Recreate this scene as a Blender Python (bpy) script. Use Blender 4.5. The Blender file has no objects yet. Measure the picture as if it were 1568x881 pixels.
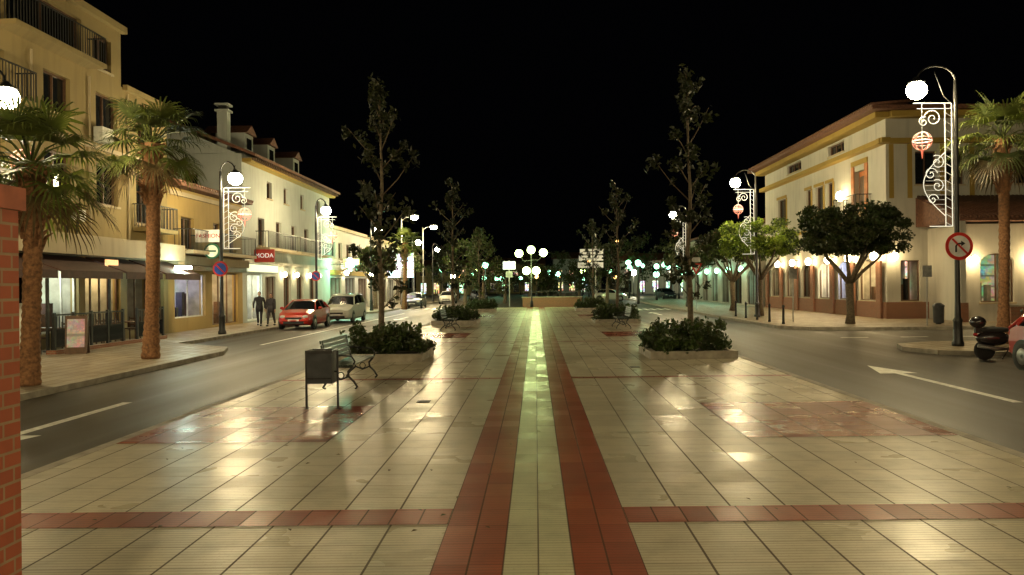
import bpy, math, random
import numpy as np
from mathutils import Matrix, Vector
random.seed(7); rng=np.random.default_rng(7)
scene=bpy.context.scene
scene.view_settings.view_transform='Standard'
scene.view_settings.look='None'
scene.view_settings.exposure=0
COL=scene.collection
pi=math.pi
# ------------------------------------------------------------ materials
class NT:
    def __init__(s,mat):
        mat.use_nodes=True; s.t=mat.node_tree; s.n=s.t.nodes; s.l=s.t.links
        s.n.clear(); s.out=s.n.new('ShaderNodeOutputMaterial'); s.b=s.n.new('ShaderNodeBsdfPrincipled')
        s.l.new(s.b.outputs[0],s.out.inputs[0])
    def set(s,inp,v):
        if isinstance(v,bpy.types.NodeSocket): s.l.new(v,inp)
        else: inp.default_value=v
    def m(s,op,a,b=0.0,c=None):
        n=s.n.new('ShaderNodeMath'); n.operation=op; s.set(n.inputs[0],a); s.set(n.inputs[1],b)
        if c is not None: s.set(n.inputs[2],c)
        return n.outputs[0]
    def pos(s):
        g=s.n.new('ShaderNodeNewGeometry'); return g.outputs['Position']
    def sep(s,v):
        n=s.n.new('ShaderNodeSeparateXYZ'); s.l.new(v,n.inputs[0]); return n.outputs
    def comb(s,a,b,c=0.0):
        n=s.n.new('ShaderNodeCombineXYZ'); s.set(n.inputs[0],a); s.set(n.inputs[1],b); s.set(n.inputs[2],c); return n.outputs[0]
    def noise(s,sc,det=4,vec=None):
        n=s.n.new('ShaderNodeTexNoise'); n.inputs['Scale'].default_value=sc; n.inputs['Detail'].default_value=det
        s.l.new(vec if vec is not None else s.pos(),n.inputs['Vector']); return n.outputs['Fac']
    def ramp(s,f,stops):
        n=s.n.new('ShaderNodeValToRGB'); s.set(n.inputs[0],f); e=n.color_ramp.elements
        while len(e)<len(stops): e.new(0.5)
        for i,(p,c) in enumerate(stops):
            e[i].position=p; e[i].color=(c[0],c[1],c[2],1) if not isinstance(c,(int,float)) else (c,c,c,1)
        return n.outputs[0]
    def mix(s,f,a,b,mode='MIX'):
        n=s.n.new('ShaderNodeMix'); n.data_type='RGBA'; n.blend_type=mode
        s.set(n.inputs[0],f)
        for i,v in ((6,a),(7,b)):
            if isinstance(v,tuple): v=(v[0],v[1],v[2],1)
            s.set(n.inputs[i],v)
        return n.outputs[2]
    def bump(s,h,st=0.3,d=0.02):
        n=s.n.new('ShaderNodeBump'); n.inputs['Strength'].default_value=st; n.inputs['Distance'].default_value=d
        s.l.new(h,n.inputs['Height']); s.l.new(n.outputs[0],s.b.inputs['Normal'])
MC={}
def mat(name,c,rough=0.7,var=0.25,sc=3.0,bump=0.0,metal=0.0,emit=None,es=0.0,coat=0.0,bsc=40):
    if name in MC: return MC[name]
    M=bpy.data.materials.new(name); t=NT(M)
    f=t.noise(sc,5)
    lo=tuple(x*(1-var) for x in c); hi=tuple(min(1,x*(1+var)) for x in c)
    t.l.new(t.ramp(f,[(0.3,lo),(0.7,hi)]),t.b.inputs['Base Color'])
    t.b.inputs['Roughness'].default_value=rough; t.b.inputs['Metallic'].default_value=metal
    if coat: t.b.inputs['Coat Weight'].default_value=coat
    if emit:
        t.b.inputs['Emission Color'].default_value=(*emit,1); t.b.inputs['Emission Strength'].default_value=es
    if bump: t.bump(t.noise(bsc,3),bump,0.01)
    MC[name]=M; return M
def emis(name,c,s): 
    if name in MC: return MC[name]
    M=bpy.data.materials.new(name); t=NT(M); t.b.inputs['Base Color'].default_value=(0.5,0.5,0.5,1)
    t.b.inputs['Emission Color'].default_value=(*c,1); t.b.inputs['Emission Strength'].default_value=s
    MC[name]=M; return M
def shopmat(name,c1,c2,s,sc=2.2):
    """glowing panel: room light put into the emission, with coloured goods on shelves"""
    M=bpy.data.materials.new(name); t=NT(M)
    x,y,z=t.sep(t.pos())
    v=t.n.new('ShaderNodeTexVoronoi'); v.distance='CHEBYCHEV'; v.inputs['Scale'].default_value=sc
    t.l.new(t.pos(),v.inputs['Vector'])
    v2=t.n.new('ShaderNodeTexVoronoi'); v2.distance='CHEBYCHEV'; v2.inputs['Scale'].default_value=sc*3.3
    t.l.new(t.pos(),v2.inputs['Vector'])
    bri=t.noise(1.3,4)
    col=t.mix(t.ramp(bri,[(0.4,0.0),(0.6,1.0)]),c1,c2)
    col=t.mix(0.6,col,v.outputs['Color'],'MULTIPLY'); col=t.mix(0.55,col,v2.outputs['Color'],'MULTIPLY')
    sh=t.m('GREATER_THAN',t.m('FRACT',t.m('MULTIPLY',z,1.9)),0.16)
    st=t.m('MULTIPLY',t.m('MULTIPLY_ADD',sh,0.7,0.3),t.m('MULTIPLY',t.m('ADD',bri,0.1),s*2.4))
    t.b.inputs['Base Color'].default_value=(0.2,0.2,0.2,1)
    t.l.new(col,t.b.inputs['Emission Color']); t.l.new(st,t.b.inputs['Emission Strength'])
    return M
def tilemat(name,base,alt,tx,ty,ox,oy,ribs=True,rough=0.33,joint=0.022,spec=0.25):
    M=bpy.data.materials.new(name); t=NT(M)
    x,y,z=t.sep(t.pos())
    ux=t.m('DIVIDE',t.m('ADD',x,ox),tx); uy=t.m('DIVIDE',t.m('ADD',y,oy),ty)
    fx=t.m('FRACT',ux); fy=t.m('FRACT',uy)
    dx=t.m('MULTIPLY',t.m('MINIMUM',fx,t.m('SUBTRACT',1.0,fx)),tx)
    dy=t.m('MULTIPLY',t.m('MINIMUM',fy,t.m('SUBTRACT',1.0,fy)),ty)
    jx=t.m('LESS_THAN',dx,joint*0.5); jy=t.m('LESS_THAN',dy,joint*0.28)
    j=t.m('MAXIMUM',jx,t.m('MULTIPLY',jy,0.6))
    wn=t.n.new('ShaderNodeTexWhiteNoise'); t.l.new(t.comb(t.m('FLOOR',ux),t.m('FLOOR',uy)),wn.inputs['Vector'])
    c=t.mix(wn.outputs['Value'],base,alt)
    big=t.noise(0.55,6); c=t.mix(t.ramp(big,[(0.35,0.38),(0.65,0.0)]),c,tuple(v*0.5 for v in base))
    st=t.noise(3.5,6); c=t.mix(t.ramp(st,[(0.45,0.0),(0.85,0.55)]),c,tuple(v*0.35 for v in base))
    spk=t.noise(45,2); c=t.mix(t.ramp(spk,[(0.60,0.0),(0.75,0.4)]),c,tuple(v*0.3 for v in base))
    rb=t.m('FRACT',t.m('MULTIPLY',fy,8.0)); rl=t.m('LESS_THAN',rb,0.28)
    if ribs: c=t.mix(t.m('MULTIPLY',rl,0.5),c,tuple(v*0.35 for v in base))
    c=t.mix(t.m('MULTIPLY',j,0.85),c,(0.05,0.03,0.018))
    t.l.new(c,t.b.inputs['Base Color'])
    r=t.m('MULTIPLY_ADD',t.noise(1.6,3),0.16,rough-0.08)
    r=t.m('ADD',r,t.m('MULTIPLY',wn.outputs['Value'],0.12))
    t.l.new(t.m('ADD',r,t.m('MULTIPLY',j,0.3)),t.b.inputs['Roughness'])
    t.b.inputs['Specular IOR Level'].default_value=spec
    h=t.m('SUBTRACT',t.m('MULTIPLY',t.noise(30,3),0.2),t.m('MULTIPLY',j,1.0))
    if ribs: h=t.m('SUBTRACT',h,t.m('MULTIPLY',rl,0.45))
    # slight individual tilt of each slab
    tl=t.m('MULTIPLY',t.m('SUBTRACT',wn.outputs['Value'],0.5),t.m('ADD',fx,t.m('MULTIPLY',fy,2.0)))
    h=t.m('ADD',h,t.m('MULTIPLY',tl,0.4))
    t.bump(h,0.35,0.006)
    return M
def brickmat(name,c1,c2,mortar,scale=4.0):
    M=bpy.data.materials.new(name); t=NT(M)
    x,y,z=t.sep(t.pos())
    b=t.n.new('ShaderNodeTexBrick'); t.l.new(t.comb(t.m('ADD',x,y),z),b.inputs['Vector'])
    b.inputs['Scale'].default_value=scale; b.inputs['Color1'].default_value=(*c1,1); b.inputs['Color2'].default_value=(*c2,1)
    b.inputs['Mortar'].default_value=(*mortar,1); b.inputs['Mortar Size'].default_value=0.025
    c=t.mix(t.m('MULTIPLY',t.noise(9,4),0.6),b.outputs['Color'],tuple(v*0.4 for v in c1))
    t.l.new(c,t.b.inputs['Base Color']); t.b.inputs['Roughness'].default_value=0.7
    t.bump(t.m('SUBTRACT',1.0,b.outputs['Fac']),0.5,0.01)
    return M
def wallmat(name,c,dirt=0.5):
    M=bpy.data.materials.new(name); t=NT(M)
    x,y,z=t.sep(t.pos())
    a=t.noise(0.5,6); st=t.noise(1.0,5,t.comb(t.m('MULTIPLY',t.m('ADD',x,y),3.0),t.m('MULTIPLY',z,0.35)))
    c0=t.mix(t.ramp(a,[(0.35,dirt*0.7),(0.65,0.0)]),c,tuple(v*0.6 for v in c))
    c0=t.mix(t.ramp(st,[(0.5,0.0),(0.75,dirt*0.7)]),c0,tuple(v*0.45 for v in c))
    t.l.new(c0,t.b.inputs['Base Color']); t.b.inputs['Roughness'].default_value=0.85
    t.bump(t.noise(25,4),0.25,0.01); return M
def leafmat(name,c):
    M=bpy.data.materials.new(name); t=NT(M)
    f=t.noise(6,3); t.l.new(t.ramp(f,[(0.3,tuple(v*0.55 for v in c)),(0.7,tuple(v*1.35 for v in c))]),t.b.inputs['Base Color'])
    t.b.inputs['Roughness'].default_value=0.5
    tr=t.n.new('ShaderNodeBsdfTranslucent'); tr.inputs[0].default_value=(c[0]*1.2,c[1]*1.3,c[2]*0.7,1)
    ms=t.n.new('ShaderNodeMixShader'); ms.inputs[0].default_value=0.3
    t.l.new(t.b.outputs[0],ms.inputs[1]); t.l.new(tr.outputs[0],ms.inputs[2]); t.l.new(ms.outputs[0],t.out.inputs[0])
    return M
# ------------------------------------------------------------ mesh builder
class MB:
    def __init__(s): s.v=[]; s.f=[]; s.mi=[]; s.mats=[]
    def mx(s,m):
        if m not in s.mats: s.mats.append(m)
        return s.mats.index(m)
    def add(s,vs,fs,m):
        o=len(s.v); s.v+= [tuple(v) for v in vs]; k=s.mx(m)
        for f in fs: s.f.append(tuple(i+o for i in f)); s.mi.append(k)
    def box(s,x0,x1,y0,y1,z0,z1,m):
        if x0>x1:x0,x1=x1,x0
        if y0>y1:y0,y1=y1,y0
        if z0>z1:z0,z1=z1,z0
        s.add([(x0,y0,z0),(x1,y0,z0),(x1,y1,z0),(x0,y1,z0),(x0,y0,z1),(x1,y0,z1),(x1,y1,z1),(x0,y1,z1)],
              [(0,3,2,1),(4,5,6,7),(0,1,5,4),(1,2,6,5),(2,3,7,6),(3,0,4,7)],m)
    def quad(s,p,m): s.add(p,[tuple(range(len(p)))],m)
    def prism(s,poly,z0,z1,m):
        n=len(poly); vs=[(x,y,z0) for x,y in poly]+[(x,y,z1) for x,y in poly]
        s.add(vs,[tuple(range(n))[::-1],tuple(range(n,2*n))]+[(i,(i+1)%n,(i+1)%n+n,i+n) for i in range(n)],m)
    def ext(s,pts,vec,m):
        n=len(pts); q=[tuple(a+b for a,b in zip(p,vec)) for p in pts]
        s.add(list(pts)+q,[tuple(range(n))[::-1],tuple(range(n,2*n))]+[(i,(i+1)%n,(i+1)%n+n,i+n) for i in range(n)],m)
    def tube(s,pts,r,m,seg=6,cap=True):
        pts=[Vector(p) for p in pts]; n=len(pts)
        rs=r if isinstance(r,(list,tuple)) else [r]*n
        vs=[];up=None
        for i,p in enumerate(pts):
            d=(pts[min(i+1,n-1)]-pts[max(i-1,0)])
            if d.length<1e-9: d=Vector((0,0,1))
            d.normalize()
            if up is None:
                up=Vector((1,0,0)) if abs(d.x)<0.8 else Vector((0,1,0))
            a=(up-d*up.dot(d))
            if a.length<1e-6: a=d.orthogonal()
            a.normalize(); up=a; b=d.cross(a)
            for k in range(seg):
                t=2*pi*k/seg; vs.append(p+(a*math.cos(t)+b*math.sin(t))*rs[i])
        fs=[(i*seg+k,i*seg+(k+1)%seg,(i+1)*seg+(k+1)%seg,(i+1)*seg+k) for i in range(n-1) for k in range(seg)]
        if cap: fs+= [tuple(range(seg))[::-1],tuple(range((n-1)*seg,n*seg))]
        s.add(vs,fs,m)
    def lathe(s,prof,c,m,seg=14,axis='z'):
        vs=[];n=len(prof)
        for r,h in prof:
            for k in range(seg):
                t=2*pi*k/seg; a,b=r*math.cos(t),r*math.sin(t)
                if axis=='z': vs.append((c[0]+a,c[1]+b,c[2]+h))
                elif axis=='x': vs.append((c[0]+h,c[1]+a,c[2]+b))
                else: vs.append((c[0]+a,c[1]+h,c[2]+b))
        fs=[(i*seg+k,i*seg+(k+1)%seg,(i+1)*seg+(k+1)%seg,(i+1)*seg+k) for i in range(n-1) for k in range(seg)]
        fs+= [tuple(range(seg))[::-1],tuple(range((n-1)*seg,n*seg))]
        s.add(vs,fs,m)
    def sphere(s,c,r,m,seg=14,rings=8):
        if not isinstance(r,tuple): r=(r,r,r)
        vs=[(c[0],c[1],c[2]-r[2])]
        for i in range(1,rings):
            ph=-pi/2+pi*i/rings
            for k in range(seg):
                t=2*pi*k/seg; vs.append((c[0]+r[0]*math.cos(ph)*math.cos(t),c[1]+r[1]*math.cos(ph)*math.sin(t),c[2]+r[2]*math.sin(ph)))
        vs.append((c[0],c[1],c[2]+r[2])); T=len(vs)-1
        fs=[(0,1+(k+1)%seg,1+k) for k in range(seg)]
        fs+=[(1+i*seg+k,1+i*seg+(k+1)%seg,1+(i+1)*seg+(k+1)%seg,1+(i+1)*seg+k) for i in range(rings-2) for k in range(seg)]
        fs+=[(T,1+(rings-2)*seg+k,1+(rings-2)*seg+(k+1)%seg) for k in range(seg)]
        s.add(vs,fs,m)
    def obj(s,name,parent=None,smooth=False,loc=None):
        me=bpy.data.meshes.new(name); me.from_pydata(s.v,[],s.f)
        for m in s.mats: me.materials.append(m)
        me.polygons.foreach_set('material_index',s.mi)
        if smooth: me.polygons.foreach_set('use_smooth',[True]*len(s.f))
        me.update(); o=bpy.data.objects.new(name,me); COL.objects.link(o)
        if parent: o.parent=parent
        return o
class Asm:
    def __init__(s,name,loc=(0,0,0),rz=0):
        s.e=bpy.data.objects.new(name,None); COL.objects.link(s.e); s.e.empty_display_size=0.3
        s.e.location=loc; s.e.rotation_euler=(0,0,rz); s.p={}; s.sm=set()
    def __call__(s,name,smooth=False):
        if name not in s.p: s.p[name]=MB()
        if smooth: s.sm.add(name)
        return s.p[name]
    def done(s):
        for k,b in s.p.items():
            if b.f: b.obj(k,s.e,k in s.sm)
        return s.e
    def light(s,loc,power,color,r=0.25):
        L=bpy.data.lights.new('lamp_light','POINT'); L.energy=power; L.color=color; L.shadow_soft_size=r
        o=bpy.data.objects.new('lamp_light',L); o.location=loc; COL.objects.link(o); o.parent=s.e
    def text(s,txt,loc,rot,size,m,name='lettering'):
        cu=bpy.data.curves.new(name,'FONT'); cu.body=txt; cu.size=size; cu.extrude=0.006; cu.align_x='CENTER'; cu.align_y='CENTER'
        cu.materials.append(m); o=bpy.data.objects.new(name,cu); o.location=loc; o.rotation_euler=rot; COL.objects.link(o); o.parent=s.e
def leaves(mb,blobs,size,mats,flat=0.0):
    for c,r,n in blobs:
        d=rng.normal(size=(n,3)); d/=np.linalg.norm(d,axis=1)[:,None]
        rad=rng.random(n)**(1/2.4)
        P=np.array(c)+d*rad[:,None]*np.array(r)
        A=rng.normal(size=(n,3)); A/=np.linalg.norm(A,axis=1)[:,None]
        B=rng.normal(size=(n,3)); B-= (B*A).sum(1)[:,None]*A; B/=np.linalg.norm(B,axis=1)[:,None]
        sz=size*(0.6+0.8*rng.random(n))[:,None]
        V=np.stack([P-A*sz,P+B*sz*0.5,P+A*sz,P-B*sz*0.5],1).reshape(-1,3)
        o=len(mb.v); mb.v+=[tuple(v) for v in V.tolist()]
        ks=[mb.mx(m) for m in mats]; bk=random.choice(ks)
        for i in range(n):
            mb.f.append((o+4*i,o+4*i+1,o+4*i+2,o+4*i+3)); mb.mi.append(bk if random.random()<0.6 else random.choice(ks))
# ------------------------------------------------------------ material set
WARM=(1.0,0.71,0.32); WARMW=(1.0,0.78,0.39)
tile=tilemat('paving_cream',(0.58,0.52,0.38),(0.49,0.43,0.31),0.48,0.45,0.24,-0.14,rough=0.27,joint=.018,spec=.09)
tile_c=tilemat('paving_centre',(0.60,0.56,0.38),(0.52,0.48,0.32),0.245,0.45,0.245,-0.14,joint=0.012,rough=0.24,spec=.3)
tile_r=tilemat('paving_red',(0.35,0.080,0.035),(0.24,0.052,0.025),0.245,0.45,0.245,-0.14,joint=0.014,rough=0.32,spec=.12)
tile_s=tilemat('paving_red_patch',(0.32,0.065,0.03),(0.21,0.043,0.02),0.48,0.30,0.24,0.05,rough=0.22,spec=.1)
tile_w=tilemat('sidewalk_paving',(0.36,0.29,0.20),(0.29,0.235,0.16),0.4,0.4,0,0,ribs=False,rough=0.4)
def asph():
    M=bpy.data.materials.new('asphalt'); t=NT(M)
    x,y,z=t.sep(t.pos())
    a=t.noise(0.35,6); b=t.noise(60,2); tr=t.noise(1.0,4,t.comb(t.m('MULTIPLY',x,1.6),t.m('MULTIPLY',y,0.06)))
    c=t.mix(a,(0.045,0.037,0.026),(0.09,0.075,0.052)); c=t.mix(t.ramp(tr,[(0.42,0.6),(0.6,0.0)]),c,(0.022,0.02,0.016)); c=t.mix(t.m('MULTIPLY',b,0.5),c,(0.03,0.026,0.02))
    t.l.new(c,t.b.inputs['Base Color']); t.l.new(t.m('MULTIPLY_ADD',tr,0.4,0.32),t.b.inputs['Roughness'])
    t.b.inputs['Specular IOR Level'].default_value=.35
    t.bump(b,0.4,0.01); return M
asphalt=asph()
kerbm=mat('kerb_stone',(0.32,0.28,0.22),0.7,0.3,4,0.3)
paint=mat('road_paint',(0.78,0.77,0.70),0.45,0.3,8)
iron=mat('black_iron',(0.02,0.02,0.02),0.4,0.3,8)
greeniron=mat('green_slats',(0.03,0.045,0.03),0.4,0.3,8)
steel=mat('galvanised',(0.35,0.35,0.34),0.45,0.2,6,metal=0.6)
glass=mat('dark_glass',(0.012,0.014,0.016),0.08,0.2,2)
cream=wallmat('cream_render',(0.29,0.22,0.095)); yellow=wallmat('yellow_render',(0.38,0.26,0.09)); white=wallmat('white_render',(0.45,0.48,0.45),0.5)
whitec=wallmat('white_render_warm',(0.50,0.48,0.42),0.5); olive=wallmat('ochre_trim',(0.34,0.23,0.045),0.3)
bandm=wallmat('cream_band',(0.46,0.38,0.25),0.5)
rooft=mat('roof_tiles',(0.14,0.06,0.035),0.7,0.4,8,0.6,bsc=14); dark=mat('dark_void',(0.01,0.01,0.01),0.8)
wood=mat('brown_wood',(0.10,0.05,0.025),0.5,0.3,9); framew=mat('white_frame',(0.6,0.6,0.55),0.5); inwall=mat('shop_inner_wall',(0.3,0.28,0.24),0.8)
brick=brickmat('brick_wall',(0.30,0.10,0.05),(0.22,0.08,0.04),(0.3,0.25,0.18))
awn=mat('brown_awning',(0.05,0.018,0.012),0.7,0.3,5)
bark=mat('bark',(0.13,0.10,0.065),0.9,0.4,14,0.6); palmbark=mat('palm_bark',(0.23,0.11,0.05),0.9,0.5,16,0.8,bsc=18)
lf1=leafmat('leaf_a',(0.055,0.085,0.02)); lf2=leafmat('leaf_b',(0.035,0.055,0.014)); lf_lit=leafmat('leaf_lamplit',(0.21,0.29,0.035))  # third leaf colour is brightened to stand for lamp light on one tree
pf1=leafmat('palm_leaf_a',(0.11,0.135,0.03)); pf2=leafmat('palm_leaf_b',(0.05,0.065,0.018)); pdead=leafmat('palm_leaf_dry',(0.11,0.075,0.035))
dk1=leafmat('dark_leaf_a',(0.035,0.045,0.014)); dk2=leafmat('dark_leaf_b',(0.045,0.05,0.018))
sl1=leafmat('sapling_leaf_a',(0.020,0.026,0.009)); sl2=leafmat('sapling_leaf_b',(0.030,0.034,0.012)); sl3=leafmat('sapling_leaf_c',(0.014,0.018,0.006))
GL=emis('lamp_glow',(1.0,0.90,0.6),110); GG=emis('lamp_glow_green',(0.75,1.0,0.33),22); GT=emis('lamp_glow_teal',(0.35,1.0,0.58),9); GO=emis('lamp_glow_orange',(1.0,0.5,0.15),14)
GWALL=emis('wall_lamp_glow',(1.0,0.78,0.42),30)
# ------------------------------------------------------------ world
w=bpy.data.worlds.new('World'); scene.world=w; w.use_nodes=True
bg=w.node_tree.nodes['Background']; bg.inputs[0].default_value=(0.6,0.65,0.9,1); bg.inputs[1].default_value=0.0008
# ------------------------------------------------------------ ground
g=MB(); g.quad([(-500,-60,-.12),(500,-60,-.12),(500,700,-.12),(-500,700,-.12)],asphalt); g.obj('road')
p=MB(); PX=5.45
p.box(-PX+.15,PX-.15,-20,68,-.2,0,tile); p.obj('plaza_pavement')
k=MB()
for sx in (-1,1):
    for i in range(-20,68):
        k.box(sx*(PX-.148),sx*PX,i+.006,i+.994,-.2,0.004,kerbm)
k.box(-PX+.15,PX-.15,68.002,68.15,-.2,.004,kerbm)
k.obj('plaza_kerb')
s=MB()
def sheet(mb,x0,x1,y0,y1,z,m): mb.quad([(x0,y0,z),(x1,y0,z),(x1,y1,z),(x0,y1,z)],m)
sheet(s,-.245,.245,-20,68,.004,tile_c); sheet(s,-.735,-.2455,-20,68,.004,tile_r); sheet(s,.2455,.735,-20,68,.004,tile_r)
for y0,y1 in ((6.49,6.94),(16.5,16.72),(27,27.25),(36.6,36.85),(46,46.4),(55.5,56)):
    sheet(s,-PX+.15,-.736,y0,y1,.005,tile_r); sheet(s,.736,PX-.15,y0,y1,.005,tile_r)
for yy in (10.0,29.5,48):
    for sx in (-1,1):
        a,b=sorted((sx*2.64,sx*(PX-.15)))
        sheet(s,a,b,yy,yy+2.95,.0045,tile_s)
s.obj('red_paving_bands')
dr=MB()
for x,y in ((-1.9,13.4),(2.3,18.6),(-2.2,24),(1.7,31)):
    dr.box(x-.11,x+.11,y-.11,y+.11,.001,.009,iron); 
    for i in range(4): dr.box(x-.09,x+.09,y-.085+i*.05,y-.065+i*.05,.009,.013,steel)
dr.obj('drain_covers')
fl=MB(); random.seed(77)
for i in range(150):
    x=random.uniform(-5.2,5.2); y=random.uniform(4,34); a_=random.uniform(0,pi); c_,s_=math.cos(a_)*.03,math.sin(a_)*.03
    fl.quad([(x-c_,y-s_,.009),(x+s_*.5,y-c_*.5,.014),(x+c_,y+s_,.012),(x-s_*.5,y+c_*.5,.02)],random.choice([bark,pdead,dk2]))
fl.obj('fallen_leaves')
def walk(poly,name='sidewalk'):
    a=Asm(name); n=len(poly)
    a('paving').prism(poly,-.2,0,tile_w)
    kb=a('kerb')
    for i in range(n):
        A=Vector(poly[i]); B=Vector(poly[(i+1)%n]); d=B-A; L=d.length; d/=L; nn=Vector((d.y,-d.x))
        kb.prism([tuple(A-d*0.05),tuple(B+d*0.0),tuple(B+nn*.14),tuple(A+nn*.14-d*.05)],-.2,.006,kerbm)
    a.done()
walk([(-40,-20),(-9.75,-20),(-9.75,24.5),(-10.3,26.2),(-12.9,28.3),(-12.9,60),(-12.2,63),(-12.2,120),(-40,120)])
walk([(10.95,23.5),(11.35,22.3),(13.0,21.4),(40,21.4),(40,25.4),(12.6,25.4),(11.3,24.6)])
walk([(10.9,35.5),(11.8,34.2),(14,33.6),(40,33.6),(40,120),(12.2,120),(10.9,60)])
walk([(13.9,-20),(40,-20),(40,12),(14.9,12),(13.9,11)])
rm=MB(); z=-.116
def arrow(x,y0,y1,sgn):
    if sgn>0: rm.quad([(x-.09,y0,z),(x+.09,y0,z),(x+.09,y1-1.7,z),(x-.09,y1-1.7,z)],paint); rm.quad([(x-.42,y1-1.7,z),(x+.42,y1-1.7,z),(x,y1,z)],paint)
    else: rm.quad([(x-.09,y0+1.7,z),(x+.09,y0+1.7,z),(x+.09,y1,z),(x-.09,y1,z)],paint); rm.quad([(x,y0,z),(x+.42,y0+1.7,z),(x-.42,y0+1.7,z)],paint)
arrow(8.1,13.4,19.5,1); arrow(-7.45,9.6,14.5,-1); arrow(8.2,52,57,1); arrow(-8.5,48,53,-1)
for i in range(10):
    sheet(rm,-12.0+i*.7,-11.65+i*.7,69.5,72.5,z,paint); sheet(rm,5.9+i*.55,6.2+i*.55,62,65,z,paint)
for i in range(7): sheet(rm,11.2+i*2.2,12.2+i*2.2,29.2,29.35,z,paint)
sheet(rm,-9.95,-9.83,28.6,60,z,paint)
rm.obj('road_markings')
# ------------------------------------------------------------ street lamps
def street_lamp(x,y,dirx,h,hx,power=4300):
    a=Asm('street_lamp',(x,y,0)); P=a('post',True)
    P.lathe([(.16,0),(.17,.1),(.13,.18),(.12,.7),(.14,.76),(.09,.85),(.075,1.4),(.065,h-.6),(.05,h+.25)],(0,0,0),iron,12)
    top=h+.75; A=a('gooseneck_arm',True); pts=[(0,0,h-.5)]
    for i in range(11):
        t=pi*i/10; pts.append((dirx*hx*(1-math.cos(t))/2,0,top-.55+.45*math.sin(t)))
    pts.append((dirx*hx,0,h+.22)); A.tube(pts,.03,iron,8)
    A.tube([(0,0,h-.55),(dirx*.35,0,h-.25),(dirx*.62,0,h+.5)],.018,iron,6)
    H=a('lantern_hood',True); H.lathe([(.04,.34),(.09,.3),(.13,.24),(.22,.2),(.24,.16)],(dirx*hx,0,h-.0),iron,16)
    a('globe',True).sphere((dirx*hx,0,h-.06),(.29,.29,.27),GL,18,12)
    if power: a.light((dirx*hx,0,h-.08),power,WARMW,.32)
    a.done()
red=emis('lantern_red',(1.0,0.08,0.03),0.8); wire=emis('light_rope',(1.0,0.93,0.7),0.9); wire2=emis('light_mesh',(1.0,0.92,0.7),0.35)
def deco(x,y,dirx,z0,z1):
    """wire-frame christmas light ornament: frame, scrolls, red lantern"""
    a=Asm('christmas_light_decoration',(x,y,0)); F=a('frame'); W=1.15; r=.014; yy=0
    F.tube([(dirx*.12,yy,z0),(dirx*.12,yy,z1)],r,wire,5); F.tube([(dirx*.12,yy,z1),(dirx*(W+.1),yy,z1)],r,wire,5)
    F.tube([(dirx*.12,yy,z1-.16),(dirx*(W),yy,z1-.16)],r*.7,wire,5); F.tube([(dirx*.32,yy,z0),(dirx*.32,yy,z1)],r,wire,5)
    F.tube([(dirx*.12,yy,z0),(dirx*.8,yy,z0)],r,wire,5)
    for i in range(int((z1-z0)/.25)):
        F.tube([(dirx*.12,yy,z0+i*.25),(dirx*.32,yy,z0+i*.25+.12)],r*.6,wire2,4)
    S=a('scrolls')
    def spiral(cx,cz,R,turn=1.6,s0=0,dr=1):
        S.tube([(dirx*(cx+R*(1-i/30)*math.cos(s0+dr*turn*2*pi*i/26)),yy,cz+R*(1-i/30)*math.sin(s0+dr*turn*2*pi*i/26)) for i in range(27)],r*.9,wire,5)
    spiral(.68,z1-.45,.27); spiral(.95,z1-.55,.16,1.3,2,-1)
    k_=(z1-z0)/3.65
    spiral(.55,z1-1.75*k_,.22,1.5,1); spiral(.75,z1-2.1*k_,.2,1.4,3,-1); spiral(.55,z1-2.45*k_,.2,1.5,1); spiral(.7,z1-2.85*k_,.17,1.4,3,-1)
    S.tube([(dirx*(.32+.65*math.sin(pi*i/16)),yy,z1-1.45*k_-1.9*k_*i/16) for i in range(17)],r*.9,wire,5)
    for i in range(12):
        zz=z1-(1.6+i*.14)*k_; S.tube([(dirx*.34,yy,zz),(dirx*(.32+.6*math.sin(pi*(i+1)/14)),yy,zz)],r*.4,wire2,4)
    L=a('red_lantern'); cx=dirx*1.0; cz=z1-1.12; R=.27
    for k in range(4):
        t=pi*k/4+.3; L.tube([(cx+R*math.cos(u)*math.cos(t),R*math.cos(u)*math.sin(t),cz+R*math.sin(u)) for u in [2*pi*i/20 for i in range(21)]],.012,red,4,False)
    for zz in (-.1,.0,.1):
        rr=math.sqrt(R*R-zz*zz); L.tube([(cx+rr*math.cos(u),rr*math.sin(u),cz+zz) for u in [2*pi*i/20 for i in range(21)]],.016 if zz==0 else .009,wire if zz==0 else red,4,False)
    L.tube([(cx,0,cz+R),(cx,0,z1)],.012,wire2,4); L.tube([(cx,0,cz-R),(cx,0,cz-R-.25)],[.04,.01],red,5)
    a.done()
LX=-13.2
for y in (4.5,19.0,33.5,48,64): street_lamp(LX,y,1,6.6,.62,5200)
for y in (81,97): street_lamp(LX+.7,y,1,6.4,.62,4500)
for y in (19.0,33.5,48): deco(LX,y,1,3.6,6.15)
for y in (2.0,23.6,45,65.5): street_lamp(12.5,y,-1,7.65,1.15,6300)
for y in (23.6,45,65.5): deco(12.5,y,-1,3.55,7.2)
street_lamp(LX,-11,1,6.6,.62,6000); street_lamp(12.5,-18,-1,7.6,1.15,6000)
def tall_lamp(x,y,h):
    a=Asm('tall_street_lamp',(x,y,0)); a('post',True).lathe([(.14,0),(.1,.6),(.06,h)],(0,0,0),steel,10)
    a('arm').tube([(0,0,h-.3),(.4,0,h),(1.1,0,h+.1)],.04,steel,6); a('head',True).sphere((1.2,0,h+.2),(.45,.2,.12),steel)
    a('globe',True).sphere((1.2,0,h-.0),(.38,.3,.22),GL); a.light((1.2,0,h-.2),3800,WARMW,.3); a.done()
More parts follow.
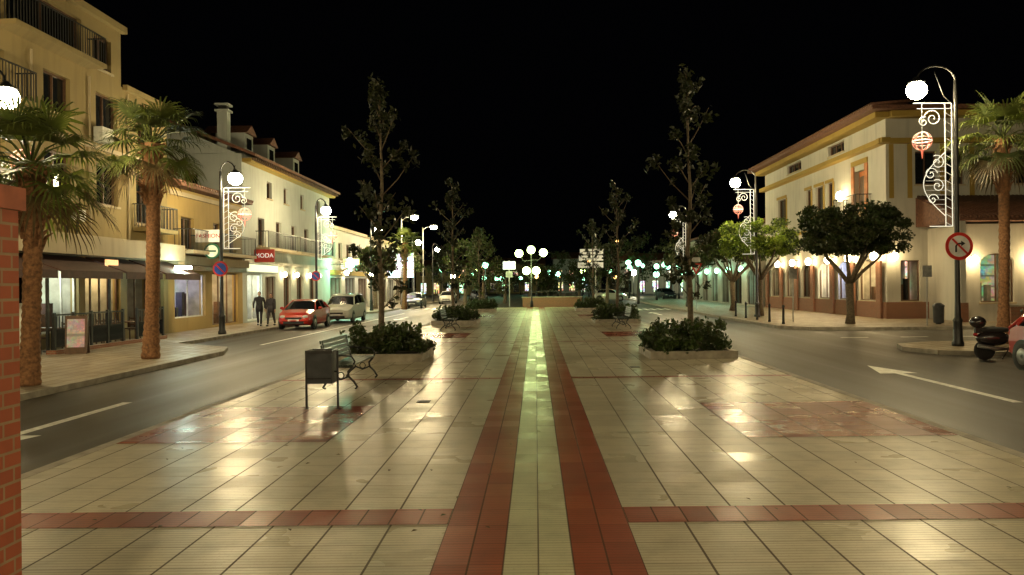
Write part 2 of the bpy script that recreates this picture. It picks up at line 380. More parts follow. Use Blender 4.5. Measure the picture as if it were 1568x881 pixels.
tall_lamp(-12.4,74,8.3); tall_lamp(-12.4,88,8.4); tall_lamp(-1.2,-5.5,9.0)  # the last one is added behind the camera to even the plaza light
def globe_lamp(x,y,h,gm,n=1,r=.3,power=0,name='globe_street_lamp',col=(.8,1,.4)):
    a=Asm(name,(x,y,0)); a('post',True).lathe([(.14,0),(.12,.5),(.06,.6),(.045,h-.2)],(0,0,0),iron,8)
    G=a('globe',True)
    if n==1: G.sphere((0,0,h),r,gm,12,7)
    else:
        for dx,dz in ((-1.05,-.1),(0,.2),(1.05,-.05),(-.42,-1.6),(.42,-1.6)):
            G.sphere((dx,0,h+dz),r,gm); a('arms').tube([(0,0,h+dz-.6),(dx*.6,0,h+dz-.65),(dx,0,h+dz-.2)],.03,iron,6)
            if power: a.light((dx,0,h+dz),power,col,r+.04)
    if n==1 and power: a.light((0,0,h),power,col,r+.04)
    a.done()
globe_lamp(-.35,68.8,4.75,GG,5,.34,480,'candelabra_street_lamp')
for x,y,h,m,pw in ((-9,140,3.2,GT,0),(-7.3,150,3.2,GT,0),(-5.7,135,3,GT,500),(7,135,4,GT,0),(13,140,4.2,GT,500),(16,135,4.6,GT,0),(19.5,145,5.2,GT,0),(21,130,5,GT,500),(9,150,3,GT,0),(14,92,3.9,GT,300),(18,100,4,GT,0),
    (15.5,150,10,GO,0),(-26,120,3.0,GL,0),(-21,125,3,GL,0),(25,150,5,GT,0),(-33,140,4,GO,0),(0.2,120,3.1,GO,200),(24,110,4.3,GO,250),(-17.5,110,3.5,GT,350),(11.5,115,2.9,GO,0),(5,160,3.4,GO,0),(-3,160,3.2,GT,0),
    (-12,150,4,GT,0),(-14.5,140,3.5,GL,0),(2.6,150,4.2,GT,0),(11,160,5.5,GO,0),(17.8,160,6,GT,0),(22.5,155,7,GO,0),(-8.6,120,4.4,GG,500),(6.2,106,3.8,GG,500),(27,140,4,GL,0),(30,150,6,GO,0),(-10.6,160,5.5,GO,0),(-4.9,78,3.9,GT,500),(9.8,76,3.9,GT,400),  # among these, green lamps added to light the trees and bushes
    (-11.3,118,3.4,GO,0),(-15.6,132,4.6,GT,0),(12.2,104,4.6,GT,0),(14.8,120,3.6,GL,0),(17,112,3.2,GT,0),(3.6,128,3.6,GT,0),(8.2,122,5.6,GO,0)):
    globe_lamp(x,y,h,m,1,(.42 if y>100 else .3) if m is not GO else .26,pw,col=(.6,1,.45) if m is not GO else (1,.6,.25))
# ------------------------------------------------------------ facades
shopA=shopmat('shop_interior_white',(1,.95,.75),(.6,.9,.8),2.4,2.6); shopB=shopmat('shop_interior_warm',(1,.65,.3),(1,.85,.5),1.8); shopC=shopmat('shop_interior_display',(.9,.4,.9),(.5,.8,1),2.2,4)
shopD=shopmat('shop_interior_dim',(.9,.6,.3),(.3,.7,.4),.6); shopBlue=shopmat('shop_interior_blue',(.2,.4,1),(1,.9,.8),2.2,6); shopG=shopmat('shop_interior_green',(.4,1,.6),(.7,1,.7),2.6)
shopW=shopmat('shop_interior_bright',(1,.9,.6),(1,.95,.8),6)
class Face:
    """facade on a plane; a = coordinate along it, d = depth outward"""
    def __init__(s,asm,axis,plane,out): s.a=asm; s.ax=axis; s.pl=plane; s.o=out
    def pt(s,a,d,z): return (s.pl+s.o*d,a,z) if s.ax=='x' else (a,s.pl+s.o*d,z)
    def box(s,part,a0,a1,d0,d1,z0,z1,m):
        p=s.pt(a0,d0,z0); q=s.pt(a1,d1,z1); s.a(part).box(p[0],q[0],p[1],q[1],z0,z1,m)
    def wall(s,a0,a1,z0,z1,ops,m,th=.3):
        A=sorted({a0,a1,*[o[0] for o in ops],*[o[1] for o in ops]}); A=[v for v in A if a0<=v<=a1]
        for i in range(len(A)-1):
            u,v=A[i],A[i+1]; c=(u+v)/2
            hs=sorted([(o[2],o[3]) for o in ops if o[0]<c<o[1]]); z=z0
            for h0,h1 in hs:
                if h0>z+1e-4: s.box('walls',u,v,-th,0,z,h0,m)
                z=max(z,h1)
            if z<z1-1e-4: s.box('walls',u,v,-th,0,z,z1,m)
        for o in ops: s.opening(*o)
    def opening(s,a0,a1,z0,z1,kind='dark',n=2,fm=None,arch=False,wm=None):
        fm=fm or wood
        if kind=='none': return
        if kind=='dark':
            s.box('window_glass',a0,a1,-.28,-.22,z0,z1,glass); dd=-.218
        else:
            d=-1.5; s.box('shop_interior',a0-.2,a1+.2,d-.05,d,z0,z1,kind); s.box('shop_floor',a0,a1,d+.002,-.3,z0-.1,z0,wood); dd=-.2
            s.box('shop_ceiling',a0,a1,d+.002,-.302,z1,z1+.05,inwall)
            s.box('shop_side',a0-.06,a0,d+.002,-.302,z0,z1,inwall); s.box('shop_side',a1,a1+.06,d+.002,-.302,z0,z1,inwall)
            q=a0+.2
            while q<a1-.3:
                hh=random.uniform(.35,1.2); s.box('shop_goods',q,q+random.uniform(.12,.3),-1.0,-.7,z0+.01,min(z0+hh,z1-.4),random.choice([wood,iron,inwall,awn])); q+=random.uniform(.35,.8)
        t=.06
        s.box('window_frames',a0,a0+t,dd,dd+.07,z0,z1,fm); s.box('window_frames',a1-t,a1,dd,dd+.07,z0,z1,fm)
        s.box('window_frames',a0+t,a1-t,dd,dd+.07,z1-t,z1,fm); s.box('window_frames',a0+t,a1-t,dd,dd+.07,z0,z0+t,fm)
        for i in range(1,n):
            c=a0+(a1-a0)*i/n; s.box('window_frames',c-.025,c+.025,dd+.002,dd+.06,z0+t,z1-t,fm)
        if z0>.6: s.box('window_sills',a0-.08,a1+.08,.002,.07,z0-.09,z0-.01,bandm)
        if arch and wm:
            ac=(a0+a1)/2; R=(a1-a0)/2; zc=z1-R*.55
            for sg in (-1,1):
                pts=[s.pt(ac+sg*R,-.16,z1),]+[s.pt(ac+sg*R*math.cos(u),-.16,zc+R*.55*math.sin(u)) for u in [pi/2*i/8 for i in range(9)]]
                s.a('arches').ext(pts,(s.o*.165,0,0) if s.ax=='x' else (0,s.o*.165,0),wm)
    def rail(s,part,a0,a1,d,z0,z1,m=iron,step=.14):
        s.box(part,a0,a1,d-.02,d+.02,z1-.04,z1,m); s.box(part,a0,a1,d-.015,d+.015,z0,z0+.03,m)
        n=max(1,int((a1-a0)/step))
        for i in range(n+1):
            c=a0+(a1-a0)*i/n; s.box(part,c-.01,c+.01,d-.01,d+.01,z0+.03,z1-.04,m)
    def balcony(s,a0,a1,z,dep=.8,m=None):
        s.box('balcony_slab',a0,a1,.002,dep,z-.15,z,m or bandm); s.rail('balcony_railing',a0,a1,dep-.05,z,z+.95)
        for a in (a0,a1):
            for i in range(5): 
                d=.08+i*(dep-.15)/4; s.box('balcony_railing',a-.012,a+.012,d-.01,d+.01,z,z+.91,iron)
            s.box('balcony_railing',a-.02,a+.02,.0,dep-.07,z+.91,z+.95,iron)
def walllight(f,a,z,m=GWALL,power=30,dd=.22,col=WARM,r=.11):
    p=f.pt(a,dd,z); f.a('wall_lamps',True).sphere(p,(r,r,r*1.2),m,10,6); f.box('wall_lamp_bracket',a-.03,a+.03,.002,dd-.05,z+.14,z+.19,iron)
    if power:
        q=f.pt(a,dd,z); f.a.light(q,power,col,r*1.35)
# --- apartment block (cream)
A=Asm('apartment_building'); f=Face(A,'x',-16,1)
ops=[(19,23.8,.1,2.9,shopD,4),(24.3,25.2,.1,2.6,'dark',1),(25.6,27.9,.5,2.75,shopA,3,framew),(28.3,30.7,.3,2.8,shopD,4)]
for a in (19.5,22.6,26.0,29.1): ops+=[(a,a+1.5,5.1,6.6),(a,a+1.5,7.9,9.2)]
ops+=[(24.2,28.2,10.1,11.5),(29.0,30.2,10.1,11.3)]
f.wall(18,30.9,0,12,ops,cream)
ops=[(31.2,33.0,.3,2.8,shopD,2),(33.3,34.3,.1,2.7,'dark',1),(32.0,33.4,4.6,6.6),(32.2,33.2,7.8,9.0)]
f.wall(30.9,34.7,0,9.8,ops,cream)
g2=Face(A,'y',18,-1); g2.wall(-30,-16.3,0,12,[],cream)
f2=Face(A,'y',34.4,1); f2.box('walls',-30,-16.3,0,.3,0,9.8,cream)
A('walls').box(-30,-16.3,30.6,30.9,9.82,12,cream)
A('roof').box(-30,-16.3,18.3,30.6,11.7,11.9,bandm); A('roof').box(-30,-16.3,30.91,34.38,9.5,9.7,bandm)
f.box('cornice',17.9,31.0,.002,.22,11.85,12.1,cream); f.box('cornice',31.02,34.8,.002,.18,9.7,9.9,cream)
f.box('cornice',18,34.69,.002,.12,7.05,7.2,bandm)
f.box('canopy_band',18,34.7,.002,.75,3.12,3.8,bandm)
f.balcony(23.6,28.6,10.0,.7,cream); f.balcony(31.7,34.2,4.4,.7,cream); f.balcony(18.8,24.6,7.7,.7,cream)
for a0,a1 in ((19,24.2),(24.4,28.0),(28.3,31.0),(31.3,34.5)):
    pts=[f.pt(a0,.02,3.1),f.pt(a0,1.5,2.55),f.pt(a0,1.5,2.3),f.pt(a0,1.46,2.3),f.pt(a0,1.46,2.5),f.pt(a0,.02,3.02)]
    A('awnings').ext(pts,(0,a1-a0,0),awn)
f.box('wall_plaque',27.4,28.3,.003,.05,4.35,4.75,framew)
A('pipe_hook').tube([f.pt(27,.1,3.8),f.pt(27,.25,4.5),f.pt(27.25,.3,4.75),f.pt(27.5,.25,4.5),f.pt(27.5,.15,3.8)],.05,iron,6)
for a in (21.9,25.3,28.6,31.3): A('drain_pipes').tube([f.pt(a,.06,3.85),f.pt(a,.06,9.6)],.04,bandm,6)
for a,zz in ((28.85,7.3),(21.3,5.6)): f.box('air_conditioner',a,a+.75,.05,.38,zz,zz+.55,framew)
f.box('sign_lit',28.2,29.0,.76,.82,2.5,3.0,emis('sign_orange',(1,.45,.12),1.2))
A('ceiling_light').box(-14.95,-14.45,33.0,33.5,2.75,2.87,emis('cool_light',(.75,1,.8),60)); A.light((-14.7,33.2,2.6),450,(.75,1,.8),.12)
A.light((-16.9,26.7,2.3),110,(.9,1,.8),.15); A.light((-17,30,2.4),70,WARM,.15); A.light((-17,22,2.4),70,WARM,.15)
A.done()
T=Asm('terrace_fence')
for i in range(8):
    y=24+i; T('posts').box(-14.56,-14.48,y-.04,y+.04,0,1.25,iron)
    if i<7 and i!=4:
        T('panels').box(-14.54,-14.50,y+.06,y+.94,.2,.75,glass); T('rails').box(-14.55,-14.49,y+.04,y+.96,1.15,1.2,iron)
        for j in range(6): T('bars').box(-14.53,-14.51,y+.12+j*.15,y+.14+j*.15,.76,1.14,iron)
T('base').box(-14.7,-14.4,23.9,31.1,0.001,.12,brick)
for y in (24,27.5,31): T('awning_posts').box(-14.75,-14.68,y-.04,y+.04,.0,2.3,iron)
T.done()
def chair(x,y,rz):
    c=Asm('cafe_chair',(x,y,0),rz); m=wood
    for dx in (-.2,.2):
        c('legs').box(dx-.02,dx+.02,-.2,-.16,0,.45,m); c('legs').box(dx-.02,dx+.02,.18,.22,0,.9,m)
    c('seat').box(-.22,.22,-.22,.175,.45,.49,m)
    for i in range(3): c('backrest').box(-.18,.18,.185,.21,.58+i*.11,.64+i*.11,m)
    c.done()
def table(x,y):
    c=Asm('cafe_table',(x,y,0)); c('top',True).lathe([(.38,.72),(.4,.73),(.4,.75),(.38,.76)],(0,0,0),wood,16); c('stem').lathe([(.25,0),(.25,.03),(.03,.06),(.03,.72)],(0,0,0),iron,10); c.done()
for y in (25,27,29.3): table(-15.2,y); chair(-15.2,y-.7,pi); chair(-15.2,y+.7,0)
ab=Asm('menu_board',(-13.95,24.2,0),.25)
ab('panel').ext([(-.3,-.15,.0),(-.3,-.02,1.15),(-.3,.02,1.15),(-.3,-.09,.0)],(.6,0,0),wood); ab('panel').ext([(-.3,.25,.0),(-.3,.03,1.15),(-.3,.0,1.15),(-.3,.19,.0)],(.6,0,0),wood)
ab('poster').quad([(-.24,-.145,.2),(.24,-.145,.2),(.24,-.055,1.05),(-.24,-.055,1.05)],shopmat('poster',(1,.8,.5),(1,.3,.2),.35,7)); ab.done()
cb=Asm('utility_cabinet',(-14.9,23.3,0)); cb('body').box(-.25,.25,-.2,.2,0.05,1.5,white); cb('plinth').box(-.28,.28,-.23,.23,0,.05,kerbm); cb('lid').box(-.28,.28,-.23,.23,1.5,1.56,white); cb('door').box(-.2,.2,-.215,-.2,.15,1.4,framew); cb.done()
# --- yellow house
B=Asm('yellow_house'); f=Face(B,'x',-16,1)
f.wall(34.7,43.5,0,6.5,[(35.3,38.6,.6,2.6,shopC,2,framew),(39.4,42.8,.1,2.7,shopB,3),(36.0,37.4,3.75,5.2,'dark',2,wood),(39.6,40.6,3.75,5.2,'dark',2,wood),(41.6,42.6,3.75,5.2,'dark',2,wood)],yellow)
f.box('cornice',34.75,43.45,.002,.4,3.0,3.4,bandm); f.box('cornice',34.75,43.45,.002,.1,6.1,6.3,bandm)
f.balcony(35.2,43.2,3.65,.9)
B('roof').ext([(-15.4,34.72,6.45),(-15.4,34.72,6.6),(-21,34.72,8.0),(-26,34.72,6.6),(-26,34.72,6.45)],(0,8.76,0),rooft)
for i in range(44): B('eave_tiles',True).tube([(-15.36,34.85+i*.2,6.62),(-18,34.85+i*.2,7.28)],.075,rooft,6)
f.box('shop_fascia',35.2,42.9,.41,.46,2.75,2.98,wood)
B.light((-17,37,2.3),60,(.9,.8,1),.15); B.light((-16.9,41,2.4),110,WARM,.15)
B.done()
sg=Asm('fashion_shop_sign'); sg('panel').box(-15.75,-14.6,36.95,37.05,4.08,4.65,mat('sign_white',(.8,.78,.7),.5,emit=(1,.9,.7),es=.15)); sg('bracket').tube([(-15.98,37,4.4),(-15.75,37,4.4)],.03,iron)
redt=mat('sign_red',(.5,.01,.01),.4); sg.text('FASHION',(-15.17,36.94,4.36),(pi/2,0,0),.27,redt); sg.done()
rs=Asm('round_shop_sign'); rs('disc').lathe([(.36,-.05),(.36,.05)],(-15.0,37,3.66),mat('sign_green',(.02,.12,.06),.4),24,'y'); rs('face').lathe([(.28,-.06),(.28,-.05)],(-15.0,37,3.66),mat('sign_white2',(.75,.75,.6),.5,emit=(1,.95,.7),es=.15),24,'y')
rs('bar').box(-15.2,-14.8,36.925,36.94,3.62,3.7,mat('sign_green',(.02,.12,.06))); rs('bracket').tube([(-15.98,37,3.66),(-15.36,37,3.66)],.025,iron); rs.done()
r3=Asm('red_shop_sign'); r3('panel').box(-15.5,-14.4,43.95,44.08,3.35,4.05,mat('sign_redpanel',(.35,.02,.012),.5,emit=(1,.08,.04),es=.06)); r3.text('MODA',(-14.95,43.94,3.7),(pi/2,0,0),.34,mat('sign_wtext',(.8,.8,.8),.5,emit=(1,1,1),es=.4)); r3('bracket').tube([(-15.98,44,3.7),(-15.5,44,3.7)],.03,iron); r3.done()
# --- white house
C=Asm('white_house'); f=Face(C,'x',-16,1)
ops=[(44.2,46.6,.1,2.7,shopA,2,framew),(47.2,49,.1,2.6,shopB,2)]
for a in (50.6,53.4,56.4): ops.append((a,a+1.5,.1,2.8,'dark',2,wood,True,whitec))
for a in (46,49.2,52.3,55.2,58.4): ops.append((a,a+1.1,4.4,6.0,'dark',2,wood))
for a in (47.6,50.8,54.4,58.4): ops.append((a,a+.9,7.3,8.3,'dark',2,wood))
f.wall(43.52,62,0,9.3,ops,white)
g2=Face(C,'y',43.52,-1); g2.wall(-29,-16.3,0,9.3,[(-19.2,-18.4,7.2,8.2)],white)
C('side_gable').ext([(-29,43.53,9.32),(-16.3,43.53,9.32),(-21.5,43.53,11.6)],(0,.3,0),white)
C('roof').ext([(-15.2,43.4,9.12),(-15.2,43.4,9.28),(-21.5,43.4,11.85),(-29.5,43.4,9.4),(-29.5,43.4,9.25),(-21.5,43.4,11.65)],(0,18.9,0),rooft)
f.box('cornice',43.6,62,.002,.5,8.85,9.05,olive)
for i in range(60): f.box('eave_brackets',43.7+i*.305,43.8+i*.305,.5,.75,8.95,9.08,wood)
f.box('string_course',43.6,62,.002,.08,3.3,3.5,whitec)
f.balcony(45.6,50.8,4.25,.8); f.balcony(51.8,56.7,4.25,.8); f.balcony(58,60,4.25,.8)
for y in (47.2,51.2,56.5):
    C('dormer').box(-18.6,-16.9,y-.7,y+.7,9.7,11.0,white); C('dormer_window').box(-16.92,-16.86,y-.35,y+.35,10.1,10.75,glass)
    C('dormer_roof').ext([(-16.7,y-.85,11.0),(-16.7,y,11.55),(-16.7,y+.85,11.0)],(-2.6,0,0),rooft)
C('chimney').box(-17.5,-16.95,44.0,44.5,9.6,11.7,white); C('chimney').box(-17.6,-16.85,43.9,44.6,11.7,11.82,white); C('chimney').box(-17.45,-17.0,44.05,44.45,11.82,12.05,dark);C('chimney').box(-17.6,-16.85,43.9,44.6,12.05,12.15,white)
for a in (50.2,52.8,55.8,58.2): walllight(f,a,2.75,power=80,r=.14)
f.box('shop_fascia',44,49.2,.003,.12,2.85,3.25,mat('fascia_lit',(.7,.7,.6),.5,emit=(.9,1,.7),es=.7))
C.light((-16.9,45.4,2.3),160,(.9,1,.8),.15)
C('walls').box(-29,-16.3,61.7,62,0,9.3,white)
C.done()
gs=Asm('pharmacy_sign'); m=emis('green_sign',(.2,1,.55),10)
gs('cross').box(-15.0,-14.3,62.9,63.05,3.5,3.85,m); gs('cross').box(-14.77,-14.53,62.89,63.06,3.15,3.5,m); gs('cross').box(-14.77,-14.53,62.89,63.06,3.85,4.2,m); gs('bracket').tube([(-16.3,63,3.7),(-15.0,63,3.7)],.03,iron); gs.light((-14.65,62.5,3.7),700,(.3,1,.6),.2); gs.done()
# --- shop row further
D=Asm('shop_row'); f=Face(D,'x',-16.3,1)
ops=[]; kinds=[shopG,shopA,shopB,shopW,shopD,shopA,shopB]
for i in range(7): ops.append((63.2+i*5,66.8+i*5,.2,2.7,kinds[i],3)); ops.append((63.8+i*5,65+i*5,4.3,5.6)); ops.append((66+i*5,67.2+i*5,4.3,5.6))
f.wall(62.1,98,0,6.8,ops,whitec); f.box('cornice',62.2,98,.002,.3,6.6,6.85,bandm); f.box('fascia',62.2,98,.002,.15,2.9,3.3,olive)
D('roof').box(-30,-16.6,62.1,98,6.5,6.7,rooft); D('walls').box(-30,-16.6,97.7,98,0,6.49,whitec)
for i in range(7): 
    if i%2==0: walllight(f,67.6+i*5,3.1,GL,110,.3,WARMW,.16)
D.done()
sc_=[(1,.75,.2),(.3,1,.5),(1,.2,.1),(.6,.8,1),(1,.9,.6),(1,.5,.15)]
for i,(yy,zz) in enumerate(((66,3.7),(70.5,3.4),(76,4.0),(81,3.5),(86,3.9),(92,3.4))):
    a=Asm('lit_shop_sign'); a('panel').box(-15.9,-14.6-.2*(i%2),yy,yy+.12,zz,zz+.6+.25*(i%3),shopmat('lit_sign_face',sc_[i],(1,1,.9),2.6,3.5)); a('bracket').tube([(-16.28,yy+.06,zz+.3),(-15.9,yy+.06,zz+.3)],.03,iron); a.done()
bs=Asm('illuminated_sign'); pm=shopmat('sign_panels',(1,1,.95),(.85,.95,1),5,1.2)
for i in range(2):
    for j in range(3): bs('panels').box(-13.9+i*1.25,-12.75+i*1.25,74.9,75.05,2.75+j*.78,3.45+j*.78,pm)
bs('top_panel').box(-13.6,-12.2,74.92,75.03,5.12,5.5,shopmat('sign_top',(1,.9,.5),(1,.5,.2),1.8,5))
bs('posts').box(-13.98,-13.91,74.95,75,0,5.1,steel); bs('posts').box(-11.48,-11.41,74.95,75,0,5.1,steel); bs.light((-12.7,74.3,3.8),250,(1,1,.9),.3); bs.done()
# --- right corner building
R=Asm('corner_restaurant_building',(.6,0,0)); f=Face(R,'x',17.5,-1)
ops=[]
for i,(a,b) in enumerate(((42.3,44.6),(45.6,47.6),(48.8,51.0),(52.2,54.2),(55.4,57.6),(58.8,61))):
    ops.append((a,b,.9,3.1,[shopB,shopBlue,shopW,'dark',shopB,shopD][i],2,wood,True,whitec))
ops+=[(43.6,45.0,5.9,8.1,'none'),(48.4,49.3,6.0,8.0,'dark',1,wood),(50.0,51.3,6.0,8.0,'dark',1,wood),(52.2,53.1,6.0,8.0,'dark',1,wood),(57.4,59.2,6.0,8.0,'dark',2,wood)]
ops+=[(46.5,49,9.6,10.2,'dark',3),(54,57,9.6,10.2,'dark',3)]
f.wall(41,62.5,0,10.6,ops,whitec)
om=mat('orange_wall',(.45,.16,.05),.7)
R('door_recess').box(17.75,18.1,43.5,45.1,5.8,8.2,om); R('balcony_door').box(17.68,17.74,43.9,44.8,5.9,7.8,wood)
g3=Face(R,'y',41,-1)
g3.wall(17.8,32,0,10.6,[(19.0,20.1,6.9,8.6,'dark',2,wood),(20.6,21.5,6.9,8.6,'dark',2,wood),(24.2,25.3,6.9,8.6,'dark',2,wood),(18.2,19.2,.9,3.0,shopB,2,wood)],whitec)
R('walls').box(17.8,32,62.2,62.5,0,10.6,whitec)
R('roof').ext([(16.4,40,10.6),(16.4,40,10.8),(24.5,46,11.5),(33,40,10.8),(33,40,10.6)],(0,23.5,0),rooft)
for i in range(110): R('eave_tiles',True).tube([(16.36,40.1+i*.212,10.86),(18.5,40.1+i*.212,11.04)],.08,rooft,6)
f.box('eave_cornice',40.6,62.8,.003,.7,10.3,10.58,olive); f.box('yellow_string',40.4,62.6,.003,.45,9.0,9.25,olive); f.box('yellow_string',40.7,62.6,.003,.12,5.15,5.35,olive)
g3.box('eave_cornice',17.5,32,.003,.7,10.3,10.58,olive); g3.box('yellow_string',17.0,32,.003,.35,9.0,9.25,olive)
for x in (17.65,18.6,20.28,21.8,23.2,26): g3.box('pilasters',x,x+.22,.003,.08,6.2,8.98,olive)
for a,b in ((48.2,49.5),(49.8,51.5),(52,53.3),(57.2,59.4)): f.box('window_surround',a,b,.003,.06,8.02,8.2,olive); f.box('window_surround',a-.12,a+.08,.003,.05,5.9,8.0,olive)
f.box('window_surround',43.2,43.58,.003,.06,5.8,8.4,om); f.box('window_surround',45.02,45.4,.003,.06,5.8,8.4,om);f.box('window_surround',43.2,45.4,.003,.07,8.42,8.7,olive)
f.balcony(42.8,46.0,5.7,.9); walllight(f,46.4,6.9,emis('balcony_glow',(1,.85,.5),18),260,.3,WARM,.26)
f.box('brick_plinth',41.02,62.4,.003,.10,0.0,.85,brick)
g3.box('brick_plinth',17.4,19.6,.003,.10,0.0,.85,brick)
for a in (41.6,45.05,48.2,51.6,54.8,58.2,61.7): 
    f.box('brick_piers',a-.28,a+.28,.11,.22,0,3.0,brick)
for a in (41.6,45.05,48.2,51.6,54.8,58.2): walllight(f,a,3.25,GWALL,210,.42,WARM,.2)
for a,c in ((46.6,(.5,.6,1)),(49.9,(1,.9,.6)),(43.4,WARM)): R.light((18.3,a,2.6),130,c,.15)
g4=Face(R,'y',37.6,-1)
g4.wall(19.6,34,0,4.6,[(20.4,22.0,.9,3.2,shopD,2,wood,True,whitec),(22.9,24.0,.1,2.6,'dark',2,wood),(25.4,27,.9,3.2,shopD,2,wood,True,whitec)],whitec)
R('walls').box(19.6,19.9,37.9,40.99,0,4.6,whitec)
R('porch_roof').ext([(19.0,36.7,4.7),(19.0,36.7,4.85),(19.0,40.98,6.2),(19.0,40.98,4.7)],(15,0,0),rooft)
for i in range(70): R('porch_tiles',True).tube([(19.1+i*.21,36.66,4.88),(19.1+i*.21,40.9,6.25)],.08,rooft,6)
for x in (19.2,22.4,24.6,28): R('porch_posts').box(x-.13,x+.13,36.85,37.1,0,4.69,whitec); R('porch_posts').box(x-.2,x+.2,36.8,37.15,0,.9,brick)
for x in (22.75,24.3,20.0): walllight(g4,x,2.9,GWALL,190,.3,WARM,.17)
walllight(g3,17.75,3.2,GWALL,140,.35,WARM,.18)
R.done()
lw=MB(); lw.box(21,34,35.2,35.45,0,.75,brick); lw.box(20.9,34,35.15,35.5,.75,.82,kerbm); lw.obj('low_brick_wall')
E=Asm('arcade_building'); f=Face(E,'x',17.8,-1)
ops=[(64.3+i*4.5,67+i*4.5,.1,3.0,[shopG,'dark',shopD,shopG,shopB,'dark',shopG][i],2,wood,True,whitec) for i in range(7)]+[(64.8+i*4.5,66+i*4.5,4.5,5.8) for i in range(7)]
f.wall(63.2,96,0,6.6,ops,whitec); E('walls').box(18.1,30,63.2,63.5,0,6.6,whitec); E('roof').ext([(17.2,63,6.6),(17.2,63,6.8),(23,63,8.2),(30,63,6.6)],(0,33,0),rooft)
for i in range(7): walllight(f,67.9+i*4.5,3.1,GT,130,.3,(.5,1,.65),.22)
E.done()
def far_house(x0,x1,y,h,wm,seed):
    r=random.Random(seed); a=Asm('distant_house'); f=Face(a,'y',y,-1); ops=[]
    x=x0+.8
    while x<x1-1.6:
        kz=r.choice([shopA,'dark',shopB,shopG]); ops.append((x,x+1.3,.3,2.5,kz,2))
        if h>5.5: ops.append((x,x+1.1,3.9,5.1,r.choice(['dark','dark',shopB]),2))
        x+=2.6
    f.wall(x0,x1,0,h,ops,wm); a('body').box(x0,x0+.3,y+.31,y+8,0,h,wm); a('body').box(x1-.3,x1,y+.31,y+8,0,h,wm)
    a('roof').ext([(x0-.3,y-.4,h),(x0-.3,y-.4,h+.15),(x0-.3,y+4,h+1.6),(x0-.3,y+8.4,h)],(x1-x0+.6,0,0),rooft); a.done()
far_house(16,34,150,6.2,whitec,1); far_house(36,52,140,4,cream,2); far_house(-44,-26,150,6,whitec,3); far_house(4,14,175,7.5,white,5); far_house(-24,-12,160,5.6,cream,6); far_house(-11,2,178,6.5,cream,8)
# ------------------------------------------------------------ trees
def slim_tree(x,y,h,w,seed,mats=(sl1,sl2,sl3)):
    random.seed(seed); a=Asm('street_tree',(x,y,0)); T=a('trunk',True); pts=[];rs=[]
    for i in range(9):
        t=i/8; pts.append((random.uniform(-.05,.05)*(i>0),random.uniform(-.05,.05)*(i>0),t*h*.95)); rs.append(.08*(1-t)+.012)
    T.tube(pts,rs,bark,8); bl=[]; Bn=a('limbs',True)
    n=26
    for i in range(n):
        t=.2+.8*i/n; z=t*h; env=w*(.6+.4*math.sin(pi*min(1,t*1.05)))*(1.0 if t<.75 else max(.3,(1.08-t)/.33))*random.uniform(.65,1.25)
        ang=i*2.4+random.uniform(-.6,.6); L=env*random.uniform(.45,1.0)
        e=(L*math.cos(ang),L*math.sin(ang),z+L*.8)
        Bn.tube([(0,0,z-.25),(e[0]*.5,e[1]*.5,z+L*.2),e],[.02,.013,.005],bark,5)
        for q in range(3):
            u=random.uniform(.35,1.1); s_=random.uniform(.1,.26)
            bl.append(((e[0]*u+random.uniform(-.1,.1),e[1]*u+random.uniform(-.1,.1),z-.1+(e[2]-z)*u+random.uniform(-.1,.15)),(s_,s_,s_*1.15),random.randint(12,28)))
    leaves(a('foliage'),bl,.085,list(mats)); a.done()
def planter(cx,cy,hx,hy,seed,h=.5):
    random.seed(seed); a=Asm('planter_hedge',(cx,cy,0)); t=.16
    for b in ((-hx,hx,-hy,-hy+t),(-hx,hx,hy-t,hy),(-hx,-hx+t,-hy+t,hy-t),(hx-t,hx,-hy+t,hy-t)): a('stone_edging').box(*b,0.001,.2,kerbm)
    a('soil').box(-hx+t,hx-t,-hy+t,hy-t,.001,.14,mat('soil',(.04,.03,.02),.9))
    bl=[]
    for i in range(70):
        x=random.uniform(-hx+.1,hx-.1); y=random.uniform(-hy+.1,hy-.1); e=1-.55*max(abs(x)/hx,abs(y)/hy)**3
        s_=random.uniform(.16,.3); bl.append(((x,y,.2+random.uniform(.1,1)*h*e),(s_,s_,s_*.75),90))
    for i in range(45):
        x=random.uniform(-hx+.1,hx-.1); y=random.uniform(-hy+.1,hy-.1); bl.append(((x,y,.32+h*random.uniform(.8,1.05)),(.07,.07,.16),14))
    leaves(a('foliage'),bl,.06,[lf1,lf2,dk2,lf2]); a.done()
for i,y in enumerate((21.6,40.5,59.5)):
    for sx in (-1,1):
        planter(sx*4.05,y,1.12,1.2,10+i*2+(sx>0)) 
slim_tree(-4.2,21.7,7.7,1.0,3); slim_tree(4.25,22,7.9,.9,5); slim_tree(-4.2,40.6,7.4,1.1,6); slim_tree(4.2,40.6,7.1,1.2,8)
slim_tree(-4.2,59.5,6.3,1.7,11,(lf1,lf2,dk2)); slim_tree(4.3,59.5,6.8,1.4,12)
